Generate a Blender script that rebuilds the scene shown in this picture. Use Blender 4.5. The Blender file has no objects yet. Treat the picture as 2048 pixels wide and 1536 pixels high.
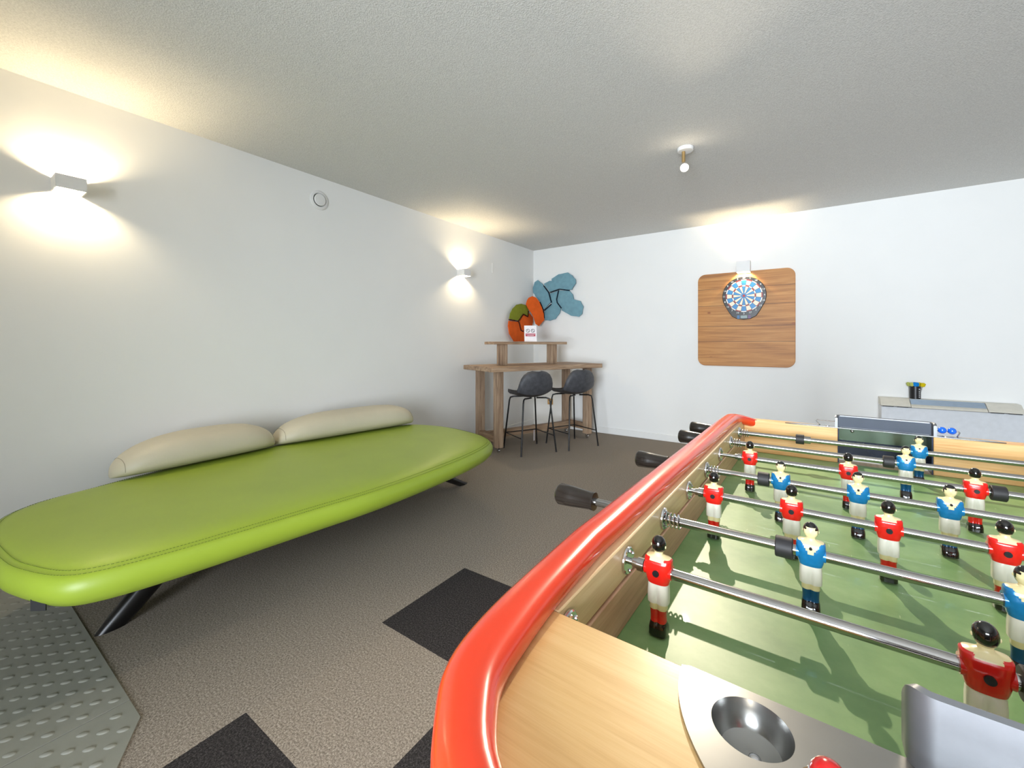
import bpy, bmesh, math, random
from mathutils import Vector, Matrix, Euler
random.seed(4)
C = bpy.context.scene.collection
PI = math.pi
XL, YB, ZC, XR, YR = -3.09, 4.97, 2.41, 3.5, -2.6      # left wall, back wall, ceiling, right wall, rear wall

# ------------------------------------------------------------------ materials
def srgb(*c):
    return tuple(((v/255)/12.92 if v/255 <= .04045 else ((v/255+.055)/1.055)**2.4) for v in c) + (1,)
def newmat(name):
    m = bpy.data.materials.new(name); m.use_nodes = True
    nt = m.node_tree; b = nt.nodes['Principled BSDF']
    return m, nt, b
def N(nt, t, **kw):
    n = nt.nodes.new(t)
    for k, v in kw.items():
        if k in n.inputs: n.inputs[k].default_value = v
        else: setattr(n, k, v)
    return n
def coords(nt, scale=(1,1,1), rot=(0,0,0), kind='Object'):
    tc = N(nt, 'ShaderNodeTexCoord'); mp = N(nt, 'ShaderNodeMapping')
    mp.inputs['Scale'].default_value = scale; mp.inputs['Rotation'].default_value = rot
    nt.links.new(tc.outputs[kind], mp.inputs[0]); return mp.outputs[0]
def ramp(nt, fac, stops):
    r = N(nt, 'ShaderNodeValToRGB'); e = r.color_ramp.elements
    while len(e) < len(stops): e.new(.5)
    for el, (p, c) in zip(e, stops): el.position = p; el.color = c
    nt.links.new(fac, r.inputs[0]); return r.outputs[0]
def bump(nt, b, h, strength, dist=.001):
    n = N(nt, 'ShaderNodeBump'); n.inputs['Strength'].default_value = strength; n.inputs['Distance'].default_value = dist
    nt.links.new(h, n.inputs['Height']); nt.links.new(n.outputs[0], b.inputs['Normal'])
def mat(name, col, rough=.5, metal=0, coat=0, noise=None, bmp=None, spec=.5, emit=None):
    """noise=(scale, amount) colour variation; bmp=(scale, strength, dist)"""
    m, nt, b = newmat(name)
    b.inputs['Base Color'].default_value = col; b.inputs['Roughness'].default_value = rough
    b.inputs['Metallic'].default_value = metal; b.inputs['Coat Weight'].default_value = coat
    b.inputs['Coat Roughness'].default_value = .08; b.inputs['Specular IOR Level'].default_value = spec
    if emit:
        b.inputs['Emission Color'].default_value = emit[0]; b.inputs['Emission Strength'].default_value = emit[1]
    co = coords(nt)
    s, a = noise or (30, .04)
    n = N(nt, 'ShaderNodeTexNoise', Scale=s, Detail=4); nt.links.new(co, n.inputs['Vector'])
    lo = tuple(v*(1-a) for v in col[:3])+(1,); hi = tuple(min(1, v*(1+a)) for v in col[:3])+(1,)
    nt.links.new(ramp(nt, n.outputs[0], [(.3, lo), (.7, hi)]), b.inputs['Base Color'])
    if bmp:
        n2 = N(nt, 'ShaderNodeTexNoise', Scale=bmp[0], Detail=3); nt.links.new(co, n2.inputs['Vector'])
        bump(nt, b, n2.outputs[0], bmp[1], bmp[2])
    return m
def wood(name, dark, mid, light, axis=0, scale=1, rough=.45, coat=0, fine=1.0, bmp=.15):
    """grain runs along axis"""
    m, nt, b = newmat(name)
    s = [14*scale]*3; s[axis] = .9*scale
    co = coords(nt, tuple(s))
    n = N(nt, 'ShaderNodeTexNoise', Scale=2.2, Detail=8, Roughness=.62, Distortion=.6); nt.links.new(co, n.inputs['Vector'])
    s2 = [120*scale]*3; s2[axis] = 3*scale
    co2 = coords(nt, tuple(s2))
    n2 = N(nt, 'ShaderNodeTexNoise', Scale=2, Detail=3); nt.links.new(co2, n2.inputs['Vector'])
    mx = N(nt, 'ShaderNodeMath', operation='MULTIPLY_ADD'); nt.links.new(n2.outputs[0], mx.inputs[0]); mx.inputs[1].default_value = .35*fine
    nt.links.new(n.outputs[0], mx.inputs[2])
    sub = N(nt, 'ShaderNodeMath', operation='SUBTRACT'); nt.links.new(mx.outputs[0], sub.inputs[0]); sub.inputs[1].default_value = .17*fine
    nt.links.new(ramp(nt, sub.outputs[0], [(.3, dark), (.5, mid), (.72, light)]), b.inputs['Base Color'])
    b.inputs['Roughness'].default_value = rough; b.inputs['Coat Weight'].default_value = coat; b.inputs['Coat Roughness'].default_value = .12
    bump(nt, b, sub.outputs[0], bmp, .002)
    return m
M = {}
M['wall'] = mat('wall_paint', srgb(236,236,234), .75, noise=(3,.01), bmp=(60,.12,.002), spec=.2)
M['trim'] = mat('white_trim_paint', srgb(232,232,230), .45, noise=(3,.01))
M['white_lamp'] = mat('white_lamp_metal', srgb(225,225,224), .5, noise=(5,.01))
# ceiling, sprayed plaster
m, nt, b = newmat('ceiling_plaster'); b.inputs['Roughness'].default_value = .8; b.inputs['Specular IOR Level'].default_value = .2
co = coords(nt)
n = N(nt, 'ShaderNodeTexNoise', Scale=170, Detail=3, Roughness=.6); nt.links.new(co, n.inputs['Vector'])
nt.links.new(ramp(nt, n.outputs[0], [(.35, srgb(206,205,201)), (.65, srgb(226,225,221))]), b.inputs['Base Color'])
bump(nt, b, n.outputs[0], .8, .0035); M['ceil'] = m
# carpet tiles 0.5 m with black ones
m, nt, b = newmat('carpet_tiles'); b.inputs['Roughness'].default_value = .97; b.inputs['Specular IOR Level'].default_value = .1
tc = N(nt, 'ShaderNodeTexCoord')
sp = N(nt, 'ShaderNodeSeparateXYZ'); nt.links.new(tc.outputs['Object'], sp.inputs[0])
def mth(op, a, bb=None, cc=None):
    n = N(nt, 'ShaderNodeMath', operation=op)
    for i, v in enumerate((a, bb, cc)):
        if v is None: continue
        if isinstance(v, (int, float)): n.inputs[i].default_value = v
        else: nt.links.new(v, n.inputs[i])
    return n.outputs[0]
def inside(x0, x1, y0, y1):
    a = mth('MULTIPLY', mth('GREATER_THAN', sp.outputs[0], x0), mth('LESS_THAN', sp.outputs[0], x1))
    c = mth('MULTIPLY', mth('GREATER_THAN', sp.outputs[1], y0), mth('LESS_THAN', sp.outputs[1], y1))
    return mth('MULTIPLY', a, c)
black = None
for (x0, y0) in ((-1.391, 1.086), (-1.391, .086), (-.891, .586), (-.391, 1.086), (-.391, .086), (-.891, -.414), (.109, .586)):
    v = inside(x0, x0+.5, y0, y0+.5)
    black = v if black is None else mth('MAXIMUM', black, v)
nz = N(nt, 'ShaderNodeTexNoise', Scale=520, Detail=2, Roughness=.7); nt.links.new(tc.outputs['Object'], nz.inputs['Vector'])
nl = N(nt, 'ShaderNodeTexNoise', Scale=170, Detail=2); nt.links.new(tc.outputs['Object'], nl.inputs['Vector'])
mixn = mth('MULTIPLY_ADD', nl.outputs[0], .4, mth('MULTIPLY', nz.outputs[0], .6))
grey = ramp(nt, mixn, [(.36, srgb(84,76,69)), (.5, srgb(140,130,119)), (.64, srgb(188,178,165))])
blk = ramp(nt, mixn, [(.36, srgb(26,25,26)), (.5, srgb(50,47,47)), (.66, srgb(92,88,88))])
mx = N(nt, 'ShaderNodeMix', data_type='RGBA'); nt.links.new(black, mx.inputs[0]); nt.links.new(grey, mx.inputs[6]); nt.links.new(blk, mx.inputs[7])
nt.links.new(mx.outputs[2], b.inputs['Base Color']); bump(nt, b, mixn, .7, .004); M['carpet'] = m
M['leather_green'] = mat('green_leather', srgb(150,172,52), .42, noise=(4,.05), bmp=(260,.12,.001))
M['stitch'] = mat('green_thread', srgb(104,124,34), .7)
M['leather_beige'] = mat('beige_leather', srgb(196,188,166), .5, noise=(5,.03), bmp=(90,.25,.002))
M['beige_seam'] = mat('beige_seam', srgb(150,142,122), .6)
M['black_metal'] = mat('black_metal', srgb(16,15,16), .3, .2)
M['label'] = mat('black_label', srgb(34,34,36), .6)
M['red'] = mat('red_plastic_rail', srgb(232,62,26), .22, coat=.5, noise=(3,.02))
M['beech'] = wood('beech_top', srgb(216,174,112), srgb(224,184,122), srgb(230,193,133), 0, 4.0, .3, .5, 1.2, .02)
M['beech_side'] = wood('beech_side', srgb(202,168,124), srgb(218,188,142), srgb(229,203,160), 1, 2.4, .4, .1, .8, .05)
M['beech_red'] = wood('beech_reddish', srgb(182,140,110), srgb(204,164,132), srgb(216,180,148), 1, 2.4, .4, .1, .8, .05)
M['beech_end'] = wood('beech_end', srgb(196,140,72), srgb(222,174,112), srgb(238,200,146), 0, 1.2, .4, .1, .8, .05)
M['oldwood'] = wood('weathered_wood', srgb(104,80,62), srgb(156,130,106), srgb(184,160,134), 2, 1.2, .7, 0, 1.3, .5)
M['oldwood_h'] = wood('weathered_wood_top', srgb(112,88,68), srgb(158,130,104), srgb(188,162,134), 0, 1.2, .6, 0, 1.3, .4)
M['steel'] = mat('steel', srgb(176,174,172), .15, 1)
M['thinsteel'] = mat('brown_steel', srgb(150,130,118), .25, 1)
M['chrome'] = mat('chrome', srgb(215,215,218), .12, 1)
M['alu'] = mat('cast_aluminium', srgb(132,134,138), .42, .8, noise=(40,.05), bmp=(300,.05,.0004))
M['alu_pol'] = mat('polished_aluminium', srgb(168,168,166), .24, .92)
M['strip'] = mat('dark_polished_strip', srgb(92,104,92), .18, .9)
M['navy'] = mat('navy_enamel', srgb(14,24,52), .25, .2, noise=(12,.3))
M['slate'] = mat('slate_enamel', srgb(58,66,80), .55, .1, noise=(10,.15))
M['rubber'] = mat('black_rubber', srgb(40,38,40), .55)
M['grip'] = mat('brown_black_grip', srgb(30,24,20), .25, coat=.4)
M['p_red'] = mat('red_enamel', srgb(214,28,22), .2, coat=.4, noise=(200,.05))
M['p_blue'] = mat('blue_enamel', srgb(22,124,184), .22, .25, coat=.4, noise=(200,.08))
M['p_bluesock'] = mat('dark_blue_enamel', srgb(8,78,122), .28, .1)
M['p_white'] = mat('white_enamel', srgb(226,222,208), .28, coat=.2)
M['p_skin'] = mat('cream_enamel', srgb(232,218,166), .28, coat=.2)
M['p_black'] = mat('black_enamel', srgb(12,10,10), .12, coat=.6)
M['p_dark'] = mat('dark_screw', srgb(48,48,52), .35, .6)
# playfield
m, nt, b = newmat('green_playfield'); b.inputs['Roughness'].default_value = .42; b.inputs['Coat Weight'].default_value = .1
co = coords(nt)
n = N(nt, 'ShaderNodeTexNoise', Scale=9, Detail=6, Roughness=.6); nt.links.new(co, n.inputs['Vector'])
cl = ramp(nt, n.outputs[0], [(.3, srgb(104,144,88)), (.55, srgb(130,168,108)), (.75, srgb(154,186,128))])
co2 = coords(nt, (22, 3, 1), (0,0,.5)); w = N(nt, 'ShaderNodeTexNoise', Scale=8, Detail=2); nt.links.new(co2, w.inputs['Vector'])
sc = ramp(nt, w.outputs[0], [(.74, (0,0,0,1)), (.8, (1,1,1,1))])
mx = N(nt, 'ShaderNodeMix', data_type='RGBA'); nt.links.new(sc, mx.inputs[0]); nt.links.new(cl, mx.inputs[6]); mx.inputs[7].default_value = srgb(172,196,144)
nt.links.new(mx.outputs[2], b.inputs['Base Color']); M['field'] = m
# dartboard panel, stained planks
m, nt, b = newmat('stained_planks'); b.inputs['Roughness'].default_value = .5
co = coords(nt, (.8, 1, 17)); n = N(nt, 'ShaderNodeTexNoise', Scale=2.0, Detail=8, Roughness=.62, Distortion=.35); nt.links.new(co, n.inputs['Vector'])
cl = ramp(nt, n.outputs[0], [(.24, srgb(138,84,36)), (.5, srgb(180,122,60)), (.76, srgb(206,152,86))])
cok = coords(nt, (5, 1, 9)); vk = N(nt, 'ShaderNodeTexVoronoi', Scale=1.0); nt.links.new(cok, vk.inputs['Vector'])
kn = ramp(nt, vk.outputs['Distance'], [(.04, (1,1,1,1)), (.12, (0,0,0,1))])
mx = N(nt, 'ShaderNodeMix', data_type='RGBA'); nt.links.new(kn, mx.inputs[0]); nt.links.new(cl, mx.inputs[6]); mx.inputs[7].default_value = srgb(140,78,34)
tc = N(nt, 'ShaderNodeTexCoord'); sp2 = N(nt, 'ShaderNodeSeparateXYZ'); nt.links.new(tc.outputs['Object'], sp2.inputs[0])
def groove(z): # thin dark joint between planks
    a = N(nt, 'ShaderNodeMath', operation='SUBTRACT'); nt.links.new(sp2.outputs[2], a.inputs[0]); a.inputs[1].default_value = z
    c = N(nt, 'ShaderNodeMath', operation='ABSOLUTE'); nt.links.new(a.outputs[0], c.inputs[0])
    d = N(nt, 'ShaderNodeMath', operation='LESS_THAN'); nt.links.new(c.outputs[0], d.inputs[0]); d.inputs[1].default_value = .0022
    return d.outputs[0]
last = mx.outputs[2]
for z in (.26, .42, .64, .82):
    g2 = N(nt, 'ShaderNodeMix', data_type='RGBA'); nt.links.new(groove(z), g2.inputs[0]); nt.links.new(last, g2.inputs[6]); g2.inputs[7].default_value = srgb(92,54,24); last = g2.outputs[2]
nt.links.new(last, b.inputs['Base Color']); bump(nt, b, n.outputs[0], .2, .002); M['panel'] = m
M['db_black'] = mat('black_plastic', srgb(24,24,28), .35)
M['db_blue'] = mat('blue_segments', srgb(40,126,190), .4)
M['db_white'] = mat('cream_segments', srgb(226,216,196), .4)
M['db_red'] = mat('red_segments', srgb(150,30,36), .4)
M['db_paint'] = mat('white_print', srgb(238,238,238), .5)
M['db_lcd'] = mat('grey_display', srgb(126,144,146), .25)
M['db_purple'] = mat('purple_button', srgb(110,60,130), .4)
M['seat'] = mat('charcoal_leather', srgb(66,67,72), .55, noise=(25,.25), bmp=(80,.2,.002))
M['seat_dark'] = mat('charcoal_leather_seat', srgb(56,54,54), .5, noise=(25,.2), bmp=(80,.2,.002))
M['felt_blue'] = mat('blue_felt', srgb(116,156,170), .95, noise=(20,.08), bmp=(200,.3,.002), spec=.1)
M['felt_orange'] = mat('orange_felt', srgb(212,92,36), .95, noise=(20,.08), bmp=(200,.3,.002), spec=.1)
M['felt_olive'] = mat('olive_felt', srgb(132,138,48), .95, noise=(20,.08), bmp=(200,.3,.002), spec=.1)
M['felt_dark'] = mat('dark_felt_joint', srgb(22,34,48), .95, spec=.1)
M['felt_brown'] = mat('brown_felt_joint', srgb(70,26,20), .95, spec=.1)
M['paper'] = mat('white_paper', srgb(236,234,240), .6)
M['paper_red'] = mat('red_print', srgb(176,44,72), .6)
M['paper_black'] = mat('black_print', srgb(40,36,48), .6)
M['tag'] = mat('pale_tag', srgb(222,214,216), .6)
M['outlet'] = mat('ochre_socket', srgb(196,150,88), .5)
M['outlet_in'] = mat('pale_socket', srgb(222,206,176), .5)
M['heater'] = mat('beige_heater_enamel', srgb(212,208,196), .4)
M['heater_front'] = mat('pale_heater_front', srgb(204,207,212), .4)
M['heater_grille'] = mat('blue_grey_grille', srgb(132,146,160), .45, .2)
M['heater_dark'] = mat('dark_slot', srgb(24,28,28), .6)
M['fl_yellow'] = mat('yellow_flight', srgb(216,196,20), .4)
M['fl_blue'] = mat('blue_flight', srgb(20,140,216), .4)
M['fl_mix'] = mat('olive_flight', srgb(190,196,110), .4)
M['bead_blue'] = mat('blue_bead', srgb(16,98,210), .2, coat=.5)
M['bead_red'] = mat('red_bead', srgb(200,20,22), .2, coat=.5)
# metal floor plates
M['plate'] = mat('grey_floor_metal', srgb(146,146,138), .5, .12, noise=(6,.05))
M['glass'] = mat('window_glass', (1,1,1,1), 0, 0); M['glass'].node_tree.nodes['Principled BSDF'].inputs['Transmission Weight'].default_value = 1
M['bulb'] = mat('lit_bulb', (1,.9,.7,1), .5, emit=((1,.80,.50,1), 2300))
M['spot_bulb'] = mat('lit_spot_bulb', (1,.9,.7,1), .5, emit=((1,.86,.66,1), 60))
M['brass'] = mat('brass_stem', srgb(190,160,110), .3, .8)

# ------------------------------------------------------------------ mesh builder
class MB:
    def __init__(s): s.v = []; s.f = []; s.m = []
    def add(s, vs, fs, mi=0):
        o = len(s.v); s.v += [tuple(p) for p in vs]
        for k, f in enumerate(fs):
            s.f.append(tuple(i+o for i in f)); s.m.append(mi[k] if isinstance(mi, list) else mi)
        return s
    def box(s, x0, x1, y0, y1, z0, z1, mi=0, rot=None, at=None):
        vs = [Vector((x, y, z)) for x in (x0, x1) for y in (y0, y1) for z in (z0, z1)]
        if rot is not None:
            vs = [rot @ p for p in vs]
        if at is not None: vs = [p+Vector(at) for p in vs]
        return s.add(vs, [(0,1,3,2), (4,6,7,5), (0,4,5,1), (2,3,7,6), (0,2,6,4), (1,5,7,3)], mi)
    def loft(s, rings, cap0=True, cap1=True, closed=True, mi=0):
        n = len(rings[0]); vs = [p for r in rings for p in r]; fs = []
        for i in range(len(rings)-1):
            for j in range(n if closed else n-1):
                k = (j+1) % n; fs.append((i*n+j, i*n+k, (i+1)*n+k, (i+1)*n+j))
        if cap0: fs.append(tuple(range(n))[::-1])
        if cap1: fs.append(tuple(range((len(rings)-1)*n, len(rings)*n)))
        return s.add(vs, fs, mi)
    def tube(s, pts, r, n=12, cap=True, mi=0):
        pts = [Vector(p) for p in pts]; rs = r if isinstance(r, (list, tuple)) else [r]*len(pts)
        rings = []; up = None
        for i, p in enumerate(pts):
            a = pts[max(0, i-1)]; c = pts[min(len(pts)-1, i+1)]; t = (c-a).normalized()
            if up is None:
                up = Vector((0,0,1)) if abs(t.z) < .9 else Vector((1,0,0))
            u = up.cross(t)
            if u.length < 1e-6: u = Vector((1,0,0)).cross(t)
            u.normalize(); w = t.cross(u); up = w
            rings.append([p+(u*math.cos(2*PI*j/n)+w*math.sin(2*PI*j/n))*rs[i] for j in range(n)])
        return s.loft(rings, cap, cap, True, mi)
    def cyl(s, p0, p1, r0, r1=None, n=20, mi=0): return s.tube([p0, p1], [r0, r0 if r1 is None else r1], n, True, mi)
    def sphere(s, c, r, n=16, mi=0, sc=(1,1,1)):
        rings = []; k = n//2
        for i in range(1, k):
            a = PI*i/k; rings.append([(c[0]+r*sc[0]*math.sin(a)*math.cos(2*PI*j/n), c[1]+r*sc[1]*math.sin(a)*math.sin(2*PI*j/n), c[2]-r*sc[2]*math.cos(a)) for j in range(n)])
        o = len(s.v); s.loft(rings, False, False, True, mi); o2 = len(s.v)
        s.v += [(c[0], c[1], c[2]-r*sc[2]), (c[0], c[1], c[2]+r*sc[2])]
        L = o+(k-2)*n
        for j in range(n):
            q = (j+1) % n
            s.f.append((o2, o+q, o+j)); s.m.append(mi); s.f.append((o2+1, L+j, L+q)); s.m.append(mi)
        return s
    def prism(s, poly, z0, z1, mi=0, fn=None):
        """poly in 2D, extruded z0..z1; fn maps (a,b,h)->xyz"""
        fn = fn or (lambda a, b_, h: (a, b_, h)); n = len(poly)
        vs = [fn(a, b_, z0) for a, b_ in poly]+[fn(a, b_, z1) for a, b_ in poly]
        fs = [tuple(range(n))[::-1], tuple(range(n, 2*n))]+[(i, (i+1) % n, n+(i+1) % n, n+i) for i in range(n)]
        return s.add(vs, fs, mi)
    def build(s, name, mats, parent=None, sharp=35, bevel=0, sub=0, seg=2, loc=None):
        me = bpy.data.meshes.new(name); me.from_pydata(s.v, [], s.f)
        mats = mats if isinstance(mats, (list, tuple)) else [mats]
        for m_ in mats: me.materials.append(m_)
        for p, mi in zip(me.polygons, s.m): p.material_index = mi
        bm = bmesh.new(); bm.from_mesh(me); bmesh.ops.recalc_face_normals(bm, faces=bm.faces)
        for f in bm.faces: f.smooth = True
        for e in bm.edges:
            if len(e.link_faces) == 2 and e.calc_face_angle(0) > math.radians(sharp): e.smooth = False
        bm.to_mesh(me); bm.free()
        o = bpy.data.objects.new(name, me); C.objects.link(o)
        if parent: o.parent = parent
        if loc: o.location = loc
        if bevel:
            bv = o.modifiers.new('b', 'BEVEL'); bv.width = bevel; bv.segments = seg; bv.limit_method = 'ANGLE'; bv.angle_limit = math.radians(40)
        if sub:
            sb = o.modifiers.new('s', 'SUBSURF'); sb.levels = sub; sb.render_levels = sub
        return o
def tag(o, label, cat, group=None):
    o['label'] = label; o['category'] = cat
    if group: o['group'] = group
    return o
def thing(name, label, cat, loc=(0,0,0), rz=0, group=None):
    o = bpy.data.objects.new(name, None); C.objects.link(o); o.location = loc; o.rotation_euler = (0,0,rz); o.empty_display_size = .05
    return tag(o, label, cat, group)
def struct(o): o['kind'] = 'structure'; return o
def text_mesh(txt, size, fn, mb, mi=0, depth=.0006):
    cu = bpy.data.curves.new('t', 'FONT'); cu.body = txt; cu.size = size; cu.align_x = 'CENTER'; cu.align_y = 'CENTER'
    cu.extrude = depth; cu.resolution_u = 2
    ob = bpy.data.objects.new('t', cu); C.objects.link(ob); bpy.context.view_layer.update()
    me = bpy.data.meshes.new_from_object(ob)
    mb.add([fn(*v.co) for v in me.vertices], [tuple(p.vertices) for p in me.polygons], mi)
    bpy.data.objects.remove(ob); bpy.data.curves.remove(cu); bpy.data.meshes.remove(me)
def arc(cx, cy, r, a0, a1, n): return [(cx+r*math.cos(a0+(a1-a0)*i/n), cy+r*math.sin(a0+(a1-a0)*i/n)) for i in range(n+1)]
def rrect(x0, x1, y0, y1, r, n=8):
    return arc(x1-r, y0+r, r, -PI/2, 0, n)+arc(x1-r, y1-r, r, 0, PI/2, n)+arc(x0+r, y1-r, r, PI/2, PI, n)+arc(x0+r, y0+r, r, PI, 1.5*PI, n)

# ------------------------------------------------------------------ room shell
W = .15
struct(MB().box(XL-W, XR+W, YR-W, YB+W, -.12, 0).build('floor', M['carpet']))
struct(MB().box(XL-W, XR+W, YR-W, YB+W, ZC, ZC+.12).build('ceiling', M['ceil']))
struct(MB().box(XL-W, XL, YR-W, YB+W, 0, ZC).build('wall_left', M['wall']))
struct(MB().box(XL, XR, YB, YB+W, 0, ZC).build('wall_back', M['wall']))
struct(MB().box(XR, XR+W, YR-W, YB+W, 0, ZC).build('wall_right', M['wall']))
WX0, WX1, WZ0, WZ1 = -.6, 1.1, .05, 2.15
mb = MB(); mb.box(XL, WX0, YR-W, YR, 0, ZC); mb.box(WX1, XR, YR-W, YR, 0, ZC); mb.box(WX0, WX1, YR-W, YR, WZ1, ZC); mb.box(WX0, WX1, YR-W, YR, 0, WZ0)
struct(mb.build('wall_rear', M['wall']))
mb = MB()
for x in (WX0, (WX0+WX1)/2-.03, WX1-.06): mb.box(x, x+.06, YR-.11, YR-.05, WZ0, WZ1)
mb.box(WX0+.06, WX1-.06, YR-.11, YR-.05, WZ0, WZ0+.06); mb.box(WX0+.06, WX1-.06, YR-.11, YR-.05, WZ1-.06, WZ1)
wf = struct(mb.build('window_1', M['trim']))
mb = MB(); mb.box(XL+.0, XR, YB-.012, YB, 0, .075)
struct(mb.build('baseboard_back', M['trim'], bevel=.003))
struct(MB().box(XL, XL+.012, YR, YB-.012, 0, .075).build('baseboard_left', M['trim'], bevel=.003))

# ------------------------------------------------------------------ metal floor plates by the entrance
def bumps(mb, x0, x1, y0, y1, inside_fn, z, ang0):
    dx, dy = .075, .035
    j = 0; y = y1-.03
    while y > y0:
        x = x1-.02-(dx/2 if j % 2 else 0)
        while x > x0:
            if inside_fn(x, y):
                a = ang0; rings = []
                for (k, h) in ((1, 0), (.8, .0014), (.45, .0022)):
                    rings.append([(x+.0155*k*math.cos(t)*math.cos(a)-.009*k*math.sin(t)*math.sin(a), y+.0155*k*math.cos(t)*math.sin(a)+.009*k*math.sin(t)*math.cos(a), z+h*1.3) for t in [2*PI*i/10 for i in range(10)]])
                mb.loft(rings, False, True)
            x -= dx
        y -= dy; j += 1
tag(MB().prism([(XL+.013, -.9), (-1.737, -.9), (-1.737, .398), (XL+.013, .398)], 0, .004).build('floor_plate', M['plate'], bevel=.001), 'large grey metal floor plate with raised oval studs under the end of the green bench', 'floor plate', 'studded metal plates by the entrance')
o1 = bpy.data.objects['floor_plate']
mb = MB(); bumps(mb, XL+.05, -1.75, -.7, .398, lambda x, y: True, .004, .9)
mb.build('stud', M['plate'], o1)['kind'] = 'stuff'
poly2 = [(-1.733, -.9), (-.75, -.9), (-.75, -.15), (-1.48, .312), (-1.63, .398), (-1.733, .398)]
o2 = tag(MB().prism(poly2, 0, .004).build('floor_plate', M['plate'], bevel=.001), 'grey metal floor plate with slanted corner lying beside the larger studded plate', 'floor plate', 'studded metal plates by the entrance')
mb = MB(); bumps(mb, -1.72, -.77, -.7, .385, lambda x, y: y < .398-(x+1.63)*.63-.03 and x > -1.715, .004, .9)
mb.build('stud', M['plate'], o2)['kind'] = 'stuff'

# ------------------------------------------------------------------ bench
bench = thing('lounge_bench', 'long green leather pebble-shaped bench on splayed black legs along the left wall', 'bench', (-2.3, 1.35, 0))
BO = [(-1.683,1.26),(-1.69,1.6),(-1.732,2.02),(-1.816,2.318),(-1.965,2.455),(-2.144,2.52),(-2.393,2.56),(-2.62,2.53),(-2.79,2.43),(-2.89,2.2),(-2.94,1.85),(-2.955,1.4),(-2.94,1.0),(-2.88,.7),(-2.81,.5),(-2.75,.32),(-2.62,.215),(-2.4,.172),(-2.12,.185),(-1.973,.217),(-1.843,.273),(-1.785,.36),(-1.752,.52),(-1.728,.75),(-1.705,1.0)]
def catmull(P, k=4):
    out = []; n = len(P)
    for i in range(n):
        p0, p1, p2, p3 = P[i-1], P[i], P[(i+1) % n], P[(i+2) % n]
        for j in range(k):
            t = j/k
            out.append(tuple(.5*((2*p1[d])+(-p0[d]+p2[d])*t+(2*p0[d]-5*p1[d]+4*p2[d]-p3[d])*t*t+(-p0[d]+3*p1[d]-3*p2[d]+p3[d])*t**3) for d in (0,1)))
    return out
BP = catmull(BO)
def inset(P, d, frac=0):
    out = []
    for (x, y) in P:
        s = Vector((-2.33, min(max(y, .85), 2.0))); p = Vector((x, y)); v = s-p; L = v.length
        q = p+v*(d/L) if not frac else p+v*frac
        out.append((q.x+2.3, q.y-1.35))
    return out
rings = []
for d, z, fr in ((0,.302,.5), (.10,.303,0), (.035,.308,0), (-.002,.322,0), (-.022,.344,0), (-.031,.366,0), (-.030,.388,0), (-.021,.407,0), (-.009,.417,0), (0,.419,0), (.012,.425,0), (.05,.436,0), (.12,.443,0), (0,.447,.4), (0,.449,.7), (0,.45,.97)):
    rings.append([(x, y, z) for x, y in inset(BP, d, fr)])
MB().loft(rings).build('cushion', M['leather_green'], bench, 60)
for dd, zz, nm in ((-.008,.4195,'stitching'), (.008,.4255,'stitching')):
    pts = [(x, y, zz) for x, y in inset(BP, dd)]; mb = MB()
    for i in range(0, len(pts)):
        a = Vector(pts[i]); c = Vector(pts[(i+1) % len(pts)]); L = (c-a).length; k = max(1, int(L/.009))
        for j in range(k): mb.tube([a+(c-a)*(j/k), a+(c-a)*((j+.6)/k)], .0011, 4)
    mb.build(nm, M['stitch'], bench)
# side seam and fabric label near the end
mb = MB(); mb.tube([(-1.868+2.3, .292-1.35, .417), (-1.852+2.3, .264-1.35, .39), (-1.868+2.3, .248-1.35, .36), (-1.885+2.3, .262-1.35, .325)], .0016, 6); mb.build('side_seam', M['stitch'], bench)
mb = MB(); mb.box(-.022, .022, -.002, .002, -.03, .012, rot=Matrix.Rotation(math.radians(38), 3, 'Z'), at=(-1.902+2.3, .226-1.35, .341)); mb.build('fabric_label', M['label'], bench, bevel=.001)
def bench_leg(fx, fy, tx, ty):
    ring = []
    for (x, y, z, a_, b_) in ((fx, fy, 0, .045, .012), (fx+(tx-fx)*.15, fy+(ty-fy)*.15, .045, .050, .022), (tx, ty, .30, .065, .026)):
        dy = 1 if ty > fy else -1
        ring.append([(x+b_*2*math.sin(t)*.8, y+a_*math.cos(t)*1.1, z) for t in [2*PI*i/16 for i in range(16)]])
    mb = MB(); mb.loft([[(p[0]+2.3, p[1]-1.35, p[2]) for p in r] for r in ring]); return mb
for a_ in ((-2.23, .455, -2.27, .76), (-2.225, 2.52, -2.25, 1.95), (-2.62, .62, -2.60, .95), (-2.62, 2.35, -2.60, 1.9)):
    bench_leg(*a_).build('leg', M['black_metal'], bench, 50)
MB().box(-.36, .14, -.75, .75, .27, .303).build('frame', M['black_metal'], bench, bevel=.004)
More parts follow.
